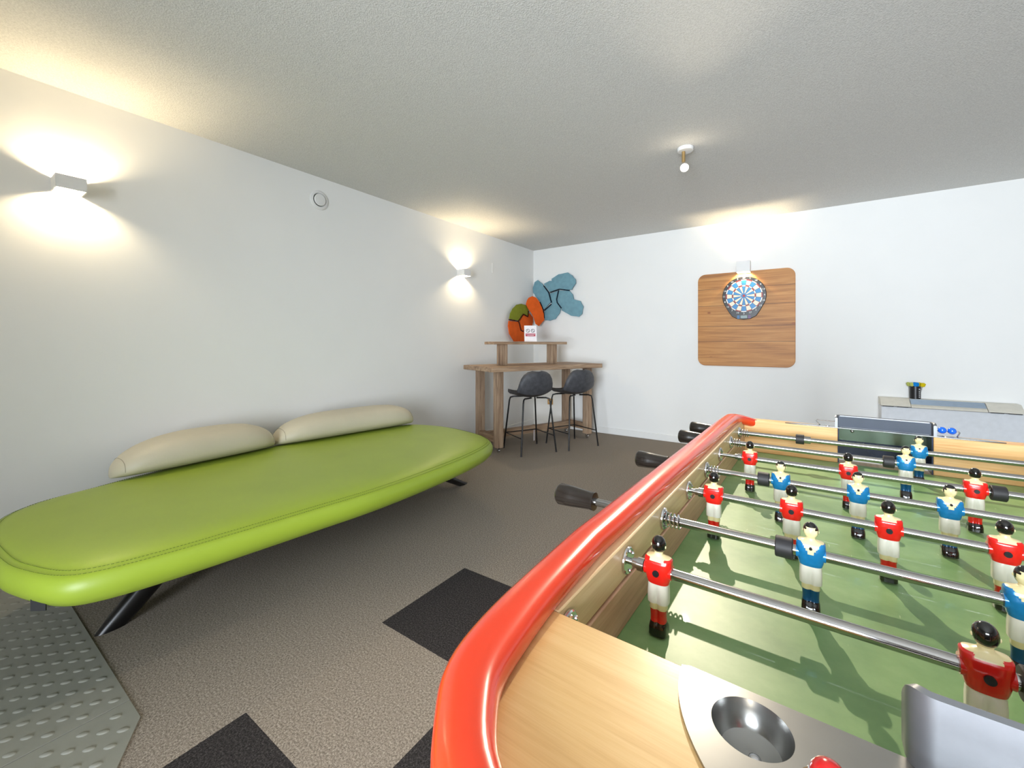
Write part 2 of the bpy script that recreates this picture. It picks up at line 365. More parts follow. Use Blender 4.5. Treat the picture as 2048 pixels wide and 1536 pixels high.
def bolster(y0, x0, y1, x1, H, label, lt, rt, off):
    L = math.hypot(y1-y0, x1-x0); ang = math.atan2(y1-y0, x1-x0); zb = .447
    root = thing('bolster_cushion', label, 'cushion', ((x0+x1)/2, (y0+y1)/2, zb), ang, 'beige back cushions on the green bench')
    n = 44; K = 30; rings = []
    for i in range(n+1):
        t = -1+2*i/n; t = math.sin(t*PI/2)
        e = lt if t < 0 else rt
        s = max(.03, (1-abs(t)**e)**(1/2.4)); sh = max(.02, (1-abs(t)**(e*.9))**(1/1.9))
        r = []
        for j in range(K):
            a = 2*PI*j/K; ca, sa = math.cos(a), math.sin(a)
            w = .158*s*math.copysign(abs(ca)**.75, ca); h = math.copysign(abs(sa)**.85, sa)
            z = ((H*.36+H*.64*h) if h > 0 else H*.36*(1+h))*(.10+.90*sh)
            wr = .0012*math.sin(t*40+j*.8)*(1 if abs(t) > .72 else .2)
            r.append((t*L/2, w*(1 if h > 0 else (1-.12*abs(h)))-.03*max(0, h)*off+wr, max(.001, z)))
        rings.append(r)
    MB().loft(rings).build('cover', M['leather_beige'], root, 70)
    for tt in (.80,):
        pass
    for i in (6, n-6):
        pts = [Vector(p)*1.0 for p in rings[i][0:K//2+1]]
        mb = MB(); mb.tube([(p.x, p.y*1.003, p.z+.0006) for p in pts], .0012, 5); mb.build('seam', M['beige_seam'], root)
    return root
bolster(.575, -2.845, 1.375, -2.895, .182, 'beige leather back cushion at the near end of the green bench', 2.7, 3.8, 0)
bolster(1.385, -2.90, 2.45, -2.765, .178, 'longer beige leather cushion at the far end of the green bench, nearer the bar table', 3.6, 5.5, 0)

# ------------------------------------------------------------------ wall lights
def sconce(loc, rz, w, h, dep, label, off=0):
    """local: wall at y=0, lamp projects to -y"""
    r = thing('wall_light', label, 'wall light', loc, rz, 'white up and down wall lights'); t = .004
    mb = MB(); mb.box(-w/2, w/2, -dep, -dep+t, -h/2, h/2); mb.box(-w/2, -w/2+t, -dep+t, -off, -h/2, h/2); mb.box(w/2-t, w/2, -dep+t, -off, -h/2, h/2); mb.box(-w/2+t, w/2-t, -off-t, -off, -h/2, h/2)
    mb.build('housing', M['white_lamp'], r)
    mb = MB(); mb.cyl((-.012, -dep/2-off/2, 0), (.012, -dep/2-off/2, 0), .011, n=14); mb.build('bulb', M['bulb'], r)
    mb = MB(); mb.box(-w/2+t, -.012, -dep/2-off/2-.006, -dep/2-off/2+.006, -.005, .005); mb.build('lamp_holder', M['white_lamp'], r)
    return r
sconce((XL, .462, 1.915), PI/2, .11, .066, .118, 'white box wall light above the near end of the green bench')
sconce((XL, 3.455, 1.888), PI/2, .108, .072, .105, 'white box wall light on the left wall near the bar table')
s3 = sconce((-.508, YB, 1.906), 0, .122, .116, .13, 'white box wall light above the dartboard', .032)
MB().box(-.04, .04, -.032, 0, .0, .05).build('wall_plate', M['white_lamp'], s3)

# ------------------------------------------------------------------ ceiling spot
sp_ = thing('ceiling_spotlight', 'lit white and brass ceiling spotlight hanging in the middle of the room', 'ceiling light', (-.642, 2.929, ZC))
spl = bpy.data.lights.new('spot_beam', 'SPOT'); spl.energy = 230; spl.color = (1,.86,.66); spl.spot_size = math.radians(88); spl.spot_blend = .9; spl.shadow_soft_size = .012
spo = bpy.data.objects.new('spot_beam', spl); C.objects.link(spo); spo.parent = sp_
MB().cyl((0,0,0), (0,0,-.022), .052, .048, 28).build('canopy', M['white_lamp'], sp_, bevel=.002)
MB().cyl((-.012,0,-.022), (-.012,0,-.09), .011, n=14).build('stem', M['brass'], sp_)
mb = MB(); d = Vector((.25, -.85, -.5)).normalized(); c0 = Vector((-.012, .012, -.115))
mb.tube([c0-d*.005, c0+d*.02, c0+d*.055], [.018, .024, .026], 22); mb.build('spot_head', M['white_lamp'], sp_)
mb = MB(); q = c0+d*.068; mb.sphere(q, .017, 14); mb.build('bulb', M['spot_bulb'], sp_)
spo.location = q+d*.032; spo.rotation_euler = d.to_track_quat('-Z', 'Y').to_euler()

# ------------------------------------------------------------------ round air vent
v = thing('air_vent', 'round white air vent high on the left wall', 'air vent', (XL, 1.822, 2.232), PI/2)
def lathe(mb, prof, n=40, mi=0):  # profile (r, out) -> axis -y
    mb.loft([[(r_*math.cos(2*PI*j/n), -o_, r_*math.sin(2*PI*j/n)) for j in range(n)] for r_, o_ in prof], True, True, True, mi); return mb
lathe(MB(), [(.074,0), (.074,.006), (.068,.010), (.054,.012), (.048,.004), (.03,.003)]).build('outer_ring', M['white_lamp'], v)
lathe(MB(), [(.044,.006), (.046,.016), (.042,.021), (.02,.023), (.003,.0235)]).build('disc', M['white_lamp'], v)
lathe(MB(), [(.0475,.0045), (.0475,.0052), (.03,.0052)]).build('gap_ring', M['heater_dark'], v)
MB().box(XL, XL+.006, 4.02, 4.05, 1.97, 2.09).build('cable_cover', M['trim'], bevel=.002)
tag(bpy.data.objects['cable_cover'], 'slim white cable cover on the left wall right of the far wall light', 'cable cover')

# ------------------------------------------------------------------ felt wall art
ART = [
('olive','L',[(4.314,1.429),(4.338,1.496),(4.393,1.563),(4.487,1.623),(4.591,1.642),(4.704,1.632),(4.752,1.595),(4.782,1.545),(4.765,1.488),(4.657,1.509),(4.61,1.48),(4.545,1.416),(4.449,1.418)]),
('orange','L',[(4.302,1.407),(4.532,1.401),(4.584,1.287),(4.657,1.274),(4.684,1.145),(4.418,1.144),(4.314,1.244),(4.288,1.341)]),
('orange','L',[(4.558,1.412),(4.646,1.498),(4.772,1.473),(4.793,1.53),(4.88,1.479),(4.885,1.415),(4.863,1.368),(4.765,1.305),(4.67,1.281),(4.597,1.297)]),
('orange','D',[(-3.034,4.706,1.694),(-3.018,4.722,1.731),(-2.981,4.759,1.754),(-2.943,4.797,1.733),(-2.914,4.826,1.682),(-2.887,4.853,1.601),(-2.87,4.87,1.52),(-2.864,4.876,1.431),(-2.916,4.824,1.349),(-2.949,4.791,1.378),(-2.967,4.773,1.459),(-2.992,4.748,1.525),(-3.024,4.716,1.584),(-3.044,4.696,1.642)]),
('blue','R',[(-3.07,1.823),(-3.075,1.885),(-3.046,1.966),(-2.993,1.992),(-2.913,1.928),(-2.9,1.897),(-2.825,1.798),(-2.789,1.669),(-2.896,1.576),(-2.962,1.694),(-3.028,1.766)]),
('blue','R',[(-2.892,1.93),(-2.806,1.961),(-2.772,1.958),(-2.772,1.987),(-2.667,2.037),(-2.528,2.049),(-2.464,2.004),(-2.416,1.949),(-2.412,1.899),(-2.472,1.817),(-2.52,1.819),(-2.659,1.844),(-2.806,1.812),(-2.887,1.908)]),
('blue','R',[(-2.806,1.797),(-2.683,1.824),(-2.713,1.709),(-2.696,1.657),(-2.642,1.584),(-2.659,1.523),(-2.725,1.444),(-2.81,1.424),(-2.887,1.434),(-2.896,1.532),(-2.889,1.566),(-2.776,1.661)]),
('blue','R',[(-2.671,1.828),(-2.512,1.811),(-2.464,1.759),(-2.448,1.693),(-2.354,1.666),(-2.311,1.593),(-2.33,1.495),(-2.377,1.461),(-2.488,1.479),(-2.63,1.558),(-2.625,1.591),(-2.696,1.679),(-2.696,1.723)])]
art = thing('felt_wall_sculpture', 'folded blue, orange and olive felt tile sculpture climbing across the corner above the bar table', 'wall sculpture', (-3.05, 4.9, 1.14))
AO = Vector((-3.05, 4.9, 1.14))
def jag(P, k):   # slightly serrated felt edge
    out = []; n = len(P)
    for i in range(n):
        a = Vector(P[i]); c = Vector(P[(i+1) % n]); L = (c-a).length; m_ = max(1, int(L/.035)); cen = sum((Vector(p) for p in P), Vector([0]*len(P[0])))/n
        for j in range(m_):
            q = a+(c-a)*(j/m_); out.append(q+(cen-q)*(.015+.012*(((i*3+j) % 3) == 1)))
    return out
for ci, (colr, pl, P) in enumerate(ART):
    th = .012; mb = MB(); Q = jag(P, ci)
    if pl == 'L': F_, Bk = [Vector((-3.052, p[0], p[1])) for p in Q], Vector((th,0,0))
    elif pl == 'R': F_, Bk = [Vector((p[0], 4.935, p[1])) for p in Q], Vector((0,-th,0))
    else: F_, Bk = [Vector(p) for p in Q], Vector((.707*th,-.707*th,0))
    n_ = len(F_); cen = sum(F_, Vector())/n_; nr = Bk.normalized()
    off = .010*((ci % 3)-1) if pl == 'R' else .004*(ci % 2)
    f0 = [p-AO+nr*off for p in F_]; f1 = [p+Bk for p in f0]
    f2 = [p+(cen-AO-p)*.35+nr*(.013) for p in f1]
    vs = f0+f1+f2+[cen-AO+nr*(off+th+.016)]
    fs = [tuple(range(n_))]+[(i, (i+1) % n_, n_+(i+1) % n_, n_+i) for i in range(n_)]+[(n_+i, n_+(i+1) % n_, 2*n_+(i+1) % n_, 2*n_+i) for i in range(n_)]+[(2*n_+i, 2*n_+(i+1) % n_, 3*n_) for i in range(n_)]
    mb.add(vs, fs); o = mb.build('felt_tile', M['felt_'+colr], art, 40); o['label'] = colr+' felt tile'
STR = [('brown',[(-3.033,4.295,1.418),(-3.033,4.506,1.407),(-3.033,4.577,1.473),(-3.033,4.623,1.505),(-3.033,4.731,1.478),(-3.033,4.752,1.557)]),('brown',[(-3.033,4.512,1.405),(-3.033,4.564,1.291),(-3.033,4.63,1.278)]),
('dark',[(-2.892,4.91,1.902),(-2.81,4.91,1.802),(-2.768,4.91,1.666)]),('dark',[(-2.789,4.91,1.803),(-2.647,4.91,1.836),(-2.504,4.91,1.81)]),('dark',[(-2.663,4.91,1.821),(-2.692,4.91,1.706),(-2.684,4.91,1.662),(-2.622,4.91,1.585)]),('dark',[(-2.772,4.91,1.646),(-2.879,4.91,1.568)]),('dark',[(-2.951,4.91,1.685),(-2.896,4.91,1.576),(-2.883,4.91,1.463)])]
for k_, pts in STR:
    MB().tube([Vector(p)-AO for p in pts], .007, 6).build('fold_joint', M['felt_'+k_], art)

# ------------------------------------------------------------------ bar table (rolls on casters)
BA = math.radians(68.1); bt = thing('bar_table', 'tall weathered wood bar table with raised shelf on small casters in the corner', 'bar table', (-2.552, 3.408, 0), BA)
topP = [(-.13,-.12), (.2,-.115), (.6,-.122), (1.0,-.116), (1.36,-.125), (1.365,.1), (1.357,.3), (1.36,.5), (.8,.495), (.2,.502), (-.13,.497), (-.126,.2)]
MB().prism(topP, .838, .885).build('table_top', M['oldwood_h'], bt, bevel=.004)
w_ = .078; D_ = .385; L_ = 1.235
def caster(mb_parent, x, y):
    mb = MB(); mb.cyl((x-.009, y+.004, .021), (x+.009, y+.004, .021), .021, n=20); whl = mb.build('caster_wheel', M['chrome'], bt)
    mb = MB(); mb.box(x-.018, x+.018, y-.018, y+.022, .048, .054); mb.box(x-.0135, x-.0105, y-.008, y+.016, .018, .049); mb.box(x+.0105, x+.0135, y-.008, y+.016, .018, .049)
    mb.build('caster_fork', M['chrome'], whl, bevel=.001)
for x in (0, L_):
    for y in (0, D_):
        MB().box(x, x+w_, y, y+w_, .054, .838).build('leg', M['oldwood'], bt, bevel=.004)
        caster(bt, x+w_/2, y+w_/2)
    MB().box(x+.004, x+w_-.004, w_, D_, .10, .17).build('side_rail', wood('weathered_rail', srgb(110,84,64), srgb(150,122,96), srgb(176,150,122), 1, 1.2, .7, 0, 1.2, .4) if x == 0 else bpy.data.materials['weathered_rail'], bt, bevel=.004)
MB().box(w_, L_, .30, .36, .085, .165).build('stretcher', M['oldwood_h'], bt, bevel=.004)
for x in (.17, .86): MB().box(x, x+.085, .20, .29, .885, 1.110).build('shelf_post', M['oldwood'], bt, bevel=.003)
MB().prism([(.05,.14), (.55,.137), (1.05,.142), (1.05,.35), (.5,.352), (.05,.35)], 1.110, 1.140).build('shelf', M['oldwood_h'], bt, bevel=.003)

# printed notice standing on the shelf
sg = thing('notice_card', 'small white notice card with two prohibition signs standing on the bar table shelf', 'sign', (-2.552+.573*math.cos(BA)-.215*math.sin(BA), 3.408+.573*math.sin(BA)+.215*math.cos(BA), 1.1402), BA-math.radians(28))
SR = Matrix.Rotation(math.radians(-8), 3, 'X')
def sf(x, y, z): p = SR @ Vector((x, -z, y)); return (p.x, p.y, p.z)
MB().prism([(-.07,0), (.07,0), (.07,.185), (-.07,.185)], -.001, .001, fn=lambda a, b_, h: sf(a, b_, h)).build('card', M['paper'], sg)
mb = MB()
for cx_ in (-.028, .028):
    ri, ro = .0165, .0215; n_ = 28
    vs = []; fs = []
    for i in range(n_):
        a = 2*PI*i/n_; vs += [sf(cx_+ri*math.cos(a), .125+ri*math.sin(a), .0016), sf(cx_+ro*math.cos(a), .125+ro*math.sin(a), .0016)]
    for i in range(n_): j = (i+1) % n_; fs.append((2*i, 2*i+1, 2*j+1, 2*j))
    mb.add(vs, fs); 
    c_, s_ = math.cos(PI*.75), math.sin(PI*.75)
    mb.add([sf(cx_+c_*.018-s_*.002, .125+s_*.018+c_*.002, .0017), sf(cx_-c_*.018-s_*.002, .125-s_*.018+c_*.002, .0017), sf(cx_-c_*.018+s_*.002, .125-s_*.018-c_*.002, .0017), sf(cx_+c_*.018+s_*.002, .125+s_*.018-c_*.002, .0017)], [(0,1,2,3)])
mb.build('prohibition_symbol', M['paper_black'], sg)
mb = MB(); mb.add([sf(-.056,.062,.0016), sf(.056,.062,.0016), sf(.056,.094,.0016), sf(-.056,.094,.0016)], [(0,1,2,3)]); pn = mb.build('red_panel', M['paper_red'], sg)
mb = MB()
for z_, w1 in ((.083,.048), (.073,.036)):
    x = -w1
    while x < w1:
        l = .004+.006*random.random(); mb.add([sf(x,z_-.0022,.0022), sf(x+l,z_-.0022,.0022), sf(x+l,z_+.0022,.0022), sf(x,z_+.0022,.0022)], [(0,1,2,3)]); x += l+.0025
mb.build('print', M['paper'], pn)

# socket on the back wall
so = thing('wall_socket', 'ochre square power socket low on the back wall behind the bar stools', 'socket', (-2.82, YB, .335))
MB().box(-.04,.04,-.010,0,-.04,.04).build('frame', M['outlet'], so, bevel=.003)
lathe(MB(), [(.022,.010), (.022,.0115), (.018,.0115), (.016,.0105)], 24).build('socket_insert', M['outlet_in'], so)

# ------------------------------------------------------------------ bar stools
def make_stool(ax, ay, fwd, label):
    r = thing('bar_stool', label, 'bar stool', (ax, ay, 0), fwd, 'charcoal bar stools at the bar table')  # local +y faces the table
    sh = .552
    # shell: profile from seat front to back top
    prof = [(.195,.020,.11), (.208,.032,.140), (.17,.030,.170), (.09,.018,.187), (0,.008,.194), (-.08,.014,.198), (-.135,.040,.199), (-.172,.085,.198), (-.192,.140,.192), (-.205,.195,.176), (-.213,.243,.146), (-.217,.272,.102), (-.218,.284,.05)]
    def surf(off):
        rows = []
        for i, (y, z, hw) in enumerate(prof):
            y0, z0 = prof[max(0, i-1)][:2]; y1, z1 = prof[min(len(prof)-1, i+1)][:2]
            t = Vector((y1-y0, z1-z0)).normalized(); nrm = Vector((t.y, -t.x))   # points up / forward
            row = []
            for j in range(17):
                u = -1+j/8; cu = (.024 if i < 4 else .042)*abs(u)**2.2
                k = math.sqrt(max(0, 1-abs(u)**2*.0))
                yy = y+nrm.x*(cu+off)*(-1 if nrm.y < 0 else 1); zz = z+nrm.y*(cu+off)*(-1 if nrm.y < 0 else 1)
                if nrm.y < 0 or i > 6: yy = y+abs(nrm.x)*(cu+off)
                row.append((u*hw, yy, sh+zz))
            rows.append(row)
        return rows
    A_, B_ = surf(0), surf(.026)
    n = 17; vs = [p for r_ in A_ for p in r_]+[p for r_ in B_ for p in r_]; K = len(prof)*n; fs = []
    for i in range(len(prof)-1):
        for j in range(n-1):
            a = i*n+j; fs.append((a, a+1, a+n+1, a+n)); fs.append((K+a, K+a+n, K+a+n+1, K+a+1))
    R_ = len(prof)-1
    for j in range(n-1):
        fs.append((j+1, j, K+j, K+j+1)); fs.append((R_*n+j, R_*n+j+1, K+R_*n+j+1, K+R_*n+j))
    for i in range(R_):
        fs.append((i*n, (i+1)*n, K+(i+1)*n, K+i*n)); fs.append((i*n+n-1+n, i*n+n-1, K+i*n+n-1, K+i*n+n-1+n))
    cut = 6
    for nm, rng, mt in (('seat', (0, cut), M['seat_dark']), ('backrest', (cut, R_), M['seat'])):
        a0, a1 = rng; sub_ = []
        rows_a, rows_b = A_[a0:a1+1], B_[a0:a1+1]; m_ = len(rows_a); kk = m_*n
        vv = [p for r_ in rows_a for p in r_]+[p for r_ in rows_b for p in r_]; ff = []
        for i in range(m_-1):
            for j in range(n-1):
                a = i*n+j; ff.append((a, a+1, a+n+1, a+n)); ff.append((kk+a, kk+a+n, kk+a+n+1, kk+a+1))
        for j in range(n-1):
            ff.append((j+1, j, kk+j, kk+j+1)); ff.append(((m_-1)*n+j, (m_-1)*n+j+1, kk+(m_-1)*n+j+1, kk+(m_-1)*n+j))
        for i in range(m_-1):
            ff.append((i*n, (i+1)*n, kk+(i+1)*n, kk+i*n)); ff.append((i*n+n-1+n, i*n+n-1, kk+i*n+n-1, kk+i*n+n-1+n))
        MB().add(vv, ff).build(nm, mt, r, 70)
    for sx in (-1, 1):
        for sy in (-1, 1):
            top = (sx*.125, sy*.125, .558); knee = (sx*.15, sy*.148, .548); foot = (sx*.205, sy*.198, .008)
            lg = MB().tube([(sx*.03, sy*.09, .560), top, knee, (sx*.158, sy*.155, .515), foot], .0085, 10).build('leg', M['black_metal'], r, 60)
            MB().cyl((foot[0], foot[1], 0), (foot[0], foot[1], .012), .0095, n=10).build('foot_cap', M['rubber'], lg)
    q = .170; k = .1475+(.205-.15)*(.565-q)/.557; kx = .15+(.055)*(.565-q)/.557; ky = .148+.05*(.565-q)/.557
    for a_, b_ in (((-kx,-ky), (kx,-ky)), ((-kx,ky), (kx,ky)), ((-kx,-ky), (-kx,ky)), ((kx,-ky), (kx,ky))):
        if a_[1] == b_[1] and a_[1] < 0: continue
        MB().tube([(a_[0], a_[1], q), (b_[0], b_[1], q)], .0055, 8).build('footrest', M['black_metal'], r)
    return r
a1 = math.atan2(.47, -.88)-PI/2; a2 = math.atan2(.40, -.915)-PI/2
st1 = make_stool(-2.37, 3.732, a1, 'charcoal bar stool on the left, with a paper tag hanging from a leg')
make_stool(-2.114, 4.205, a2, 'charcoal bar stool on the right, beside the caster of the bar table')
mb = MB(); mb.box(-.018,.018,-.001,.001,-.12,0, rot=Matrix.Rotation(.7, 3, 'Z'), at=(.165,.185,.165)); mb.build('paper_tag', M['tag'], st1)

# ------------------------------------------------------------------ dartboard panel and dartboard
pan = tag(MB().prism(rrect(-.443,.443,0,.985,.075), 0, -.028, fn=lambda a, b_, h: (a, h, b_)).build('wooden_backboard', M['panel'], bevel=.003, loc=(-.5105, YB-.001, .882)), 'rounded stained wood panel with horizontal planks fixed on the back wall', 'backboard')
db = thing('dartboard', 'round electronic dartboard with blue and cream segments and a small display', 'dartboard', (-.508, YB-.0285, 1.612))
DP = arc(0, 0, .20, math.radians(-32), math.radians(212), 48)+[(-.145,-.155), (-.11,-.21), (-.06,-.238), (0,-.246), (.06,-.238), (.11,-.21), (.145,-.155)]
MB().prism(DP, 0, -.026, fn=lambda a, b_, h: (a, h, b_)).build('housing', M['db_black'], db, bevel=.004)
mats = [M['db_black'], M['db_blue'], M['db_white'], M['db_red'], M['db_paint']]
mb = MB(); yf = -.0285
def seg(r0, r1, a0, a1, mi, n=4, y=yf):
    vs = []; 
    for i in range(n+1):
        a = a0+(a1-a0)*i/n; vs += [(r0*math.sin(a), y, r0*math.cos(a)), (r1*math.sin(a), y, r1*math.cos(a))]
    mb.add(vs, [(2*i, 2*i+1, 2*i+3, 2*i+2) for i in range(n)], mi)
mb.prism(arc(0,0,.170,0,2*PI,60)[:-1], -.026, -.028, 0, fn=lambda a, b_, h: (a, h, b_))
for k in range(20):
    a0 = (k-.5)*PI/10; a1_ = (k+.5)*PI/10; e = k % 2 == 0; g = .012
    seg(.026, .096, a0+.022, a1_-.022, 1 if e else 2); seg(.098, .108, a0+.012, a1_-.012, 4 if e else 3)
    seg(.111, .156, a0+.012, a1_-.012, 1 if e else 2); seg(.158, .167, a0+.01, a1_-.01, 4 if e else 3)
seg(0.002, .013, 0, 2*PI, 3, 20); seg(.014, .025, 0, 2*PI, 1, 24)
mb.build('target_face', mats, db)
mb = MB()
for k, num in enumerate((20,1,18,4,13,6,10,15,2,17,3,19,7,16,8,11,14,9,12,5)):
    a = k*PI/10; cx_, cz_ = .184*math.sin(a), .184*math.cos(a)
    mb = MB(); text_mesh(str(num), .026, lambda x, y, z, cx_=cx_, cz_=cz_: (cx_+x, -.0268-z, cz_+y), mb); mb.build('number', M['db_paint'], db)
MB().box(-.03,.03,-.029,-.026,-.232,-.203).build('display', M['db_lcd'], db, bevel=.001)
for sx, mt in ((-1,'db_blue'), (1,'db_purple')):
    for zz in (-.206, -.219, -.230): MB().box(sx*.05-.012, sx*.05+.012, -.0285, -.026, zz-.004, zz+.003).build('button', M[mt], db)

# ------------------------------------------------------------------ convector heater with darts on top
HX0, HX1 = .548, 1.372
ht = thing('convector_heater', 'wide pale convector heater with sloping grille top against the back wall', 'heater', (HX0, YB, 0)); HW = HX1-HX0
def prof_x(mb, x0, x1, P, mi=0): mb.prism(P, x0, x1, mi, fn=lambda a, b_, h: (h, a, b_)); return mb
prof_x(MB(), .002, HW-.002, [(-.001,.06), (-.158,.06), (-.158,.575), (-.155,.58), (-.001,.58)]).build('body', M['heater_front'], ht, bevel=.004)
MB().box(.03, HW-.03, -.13, -.01, 0, .06).build('plinth', M['heater_dark'], ht)
capP = [(-.001,.585), (-.168,.585), (-.170,.592), (-.092,.645), (-.085,.648), (-.001,.648)]
prof_x(MB(), 0, .19, capP).build('end_cap', M['heater'], ht, bevel=.002)
prof_x(MB(), HW-.19, HW, capP).build('end_cap', M['heater'], ht, bevel=.002)
prof_x(MB(), .1925, HW-.1925, [(-.001,.582), (-.168,.582), (-.170,.588), (-.142,.608), (-.001,.612)]).build('front_lip', M['heater'], ht, bevel=.002)
prof_x(MB(), .1925, HW-.1925, [(-.001,.612), (-.084,.612), (-.084,.648), (-.001,.648)]).build('top_ledge', M['heater'], ht, bevel=.002)
mb = MB()
for i in range(6):
    t = i/5; y = -.140+t*.050; z = .609+t*.034; mb.box(.194, HW-.194, y-.0018, y+.0018, z-.004, z+.004, rot=None)
mb.build('grille', M['heater_grille'], ht)
for x0 in (.012, .105, HW-.178, HW-.085): MB().box(x0, x0+.07, -.1655, -.150, .579, .5845).build('slot', M['heater_dark'], ht)
cup = thing('dart_cup', 'black cylindrical cup of darts standing on the heater top', 'cup', (.782, YB-.048, .6482))
mb = MB(); n_ = 28; R1_, R0_ = .036, .0335
mb.loft([[(r_*math.cos(2*PI*j/n_), r_*math.sin(2*PI*j/n_), z_) for j in range(n_)] for r_, z_ in ((R1_,0), (R1_,.105), (R0_,.105), (R0_,.003))]); mb.build('cup_body', M['db_black'], cup)
mb = MB()
for k, (z_, h_) in enumerate(((.012,.012), (.029,.012), (.046,.010), (.06,.010), (.078,.012))):
    a0 = -1.05
    for a_ in (a0, a0+.16): mb.add([((R1_+.0006)*math.cos(a_+u), (R1_+.0006)*math.sin(a_+u), z_+v_) for u, v_ in ((0,0), (.10,.002), (.10,h_*.6), (0,h_))], [(0,1,2,3)])
mb.build('print', M['db_paint'], cup)
def dart(x, y, tx, ty, mt, label, group):
    r = thing('dart', label, 'dart', (.782+x, YB-.048+y, .6515), 0, group)
    d_ = Vector((tx, ty, 1)).normalized()
    MB().tube([(0,0,0), d_*.03, d_*.035, d_*.078, d_*.082, d_*.11], [.0008,.001,.0032,.0032,.0018,.0015], 8).build('shaft', M['chrome'], r)
    mb = MB(); u_ = d_.orthogonal().normalized(); w2 = d_.cross(u_)
    for e in (u_, w2):
        for s_ in (-1, 1):
            P_ = [d_*.100, d_*.108+e*s_*.015, d_*.132+e*s_*.017, d_*.138]; nn = e.cross(d_)*.0004
            mb.add([p+nn for p in P_]+[p-nn for p in P_], [(0,1,2,3), (7,6,5,4), (0,4,5,1), (1,5,6,2), (2,6,7,3)])
    mb.build('flight', M[mt], r)
for i, (x, y, tx, ty, mt) in enumerate(((-.02,.004,-.18,0,'fl_mix'), (-.014,-.012,-.10,-.08,'fl_mix'), (-.016,.014,-.2,.04,'fl_mix'))):
    dart(x, y, tx, ty, mt, 'dart with olive yellow flight leaning to the left side of the black cup', 'olive yellow darts in the cup')
for x, y, tx, ty in ((-.002,-.012,-.02,-.10), (.006,-.006,.03,-.06), (.0,.008,.0,.03)): dart(x, y, tx, ty, 'fl_blue', 'dart with bright blue flight standing in the middle of the black cup', 'blue darts in the cup')
for x, y, tx, ty in ((.018,-.008,.20,-.08), (.02,.006,.28,.0), (.012,.014,.14,.03)): dart(x, y, tx, ty, 'fl_yellow', 'dart with yellow flight leaning to the right side of the black cup', 'yellow darts in the cup')

# ------------------------------------------------------------------ foosball table
TX, TY, TR = .163, .9025, math.radians(-1.2)
ft = thing('foosball_table', 'wooden foosball table with red edge rail, green pitch and red and blue players', 'foosball table', (TX, TY, 0), TR)
YN, YF, XI = -.578, .5975, .331       # inner end faces and inner side faces
ZF, ZD, ZR = .783, .880, .858          # pitch, deck, rod axis
def outline(xo, yn, yf, rn, rf, n=12):
    return arc(xo-rf, yf-rf, rf, 0, PI/2, n)+arc(-xo+rf, yf-rf, rf, PI/2, PI, n)+arc(-xo+rn, yn+rn, rn, PI, 1.5*PI, n)+arc(xo-rn, yn+rn, rn, 1.5*PI, 2*PI, n)
CY0, CY1 = -.778, .665
MB().prism(outline(.352, CY0+.01, CY1, .14, .05), .50, ZF-.004).build('cabinet', M['beech_side'], ft, bevel=.004)
for sx in (-1, 1):
    for y in (-.62, .52):
        MB().loft([[(sx*(.30+.03)+dx, y+dy, 0) for dx, dy in ((-.03,-.03), (.03,-.03), (.03,.03), (-.03,.03))], [(sx*.29+dx, y+dy, .52) for dx, dy in ((-.045,-.045), (.045,-.045), (.045,.045), (-.045,.045))]]).build('leg', M['beech_side'], ft, bevel=.006)
MB().box(-XI, XI, YN, YF, ZF-.004, ZF).build('playfield', M['field'], ft)
for sx in (-1, 1):
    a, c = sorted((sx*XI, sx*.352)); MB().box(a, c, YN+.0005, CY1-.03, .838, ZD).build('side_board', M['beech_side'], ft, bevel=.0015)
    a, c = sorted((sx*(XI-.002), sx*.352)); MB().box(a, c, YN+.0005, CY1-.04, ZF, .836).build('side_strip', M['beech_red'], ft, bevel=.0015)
# far end boards on both sides of the goal mouth
GW = .097
for sx in (-1, 1):
    a, c = sorted((sx*GW, sx*XI)); MB().box(a, c, YF, YF+.045, ZF, ZD).build('end_board', M['beech_end'], ft, bevel=.0015)
    MB().box(a, c, YN-.04, YN, ZF, ZD-.022).build('end_board', M['beech_end'], ft, bevel=.0015)
# near deck with cut-out for the goal casting
EA, EB = .225, .148
inner = [(-XI, YN), (-EA+.004, YN)]+[((EA-.005)*math.cos(t), YN+(EB-.005)*math.sin(t)) for t in [PI+PI*i/40 for i in range(1, 40)]]+[(EA-.004, YN), (XI, YN)]
outer = [(XI+.001, YN), (XI+.001, CY0+.17)]+[(x, y) for x, y in arc(XI+.001-.116, CY0+.022+.116, .116, 0, -PI/2, 12)]+[(x, y) for x, y in arc(-XI-.007+.116, CY0+.022+.116, .116, 1.5*PI, PI, 12)]+[(-XI-.007, YN)]
MB().prism(inner+outer, ZD-.012, ZD).build('deck', M['beech'], ft, bevel=.0012)
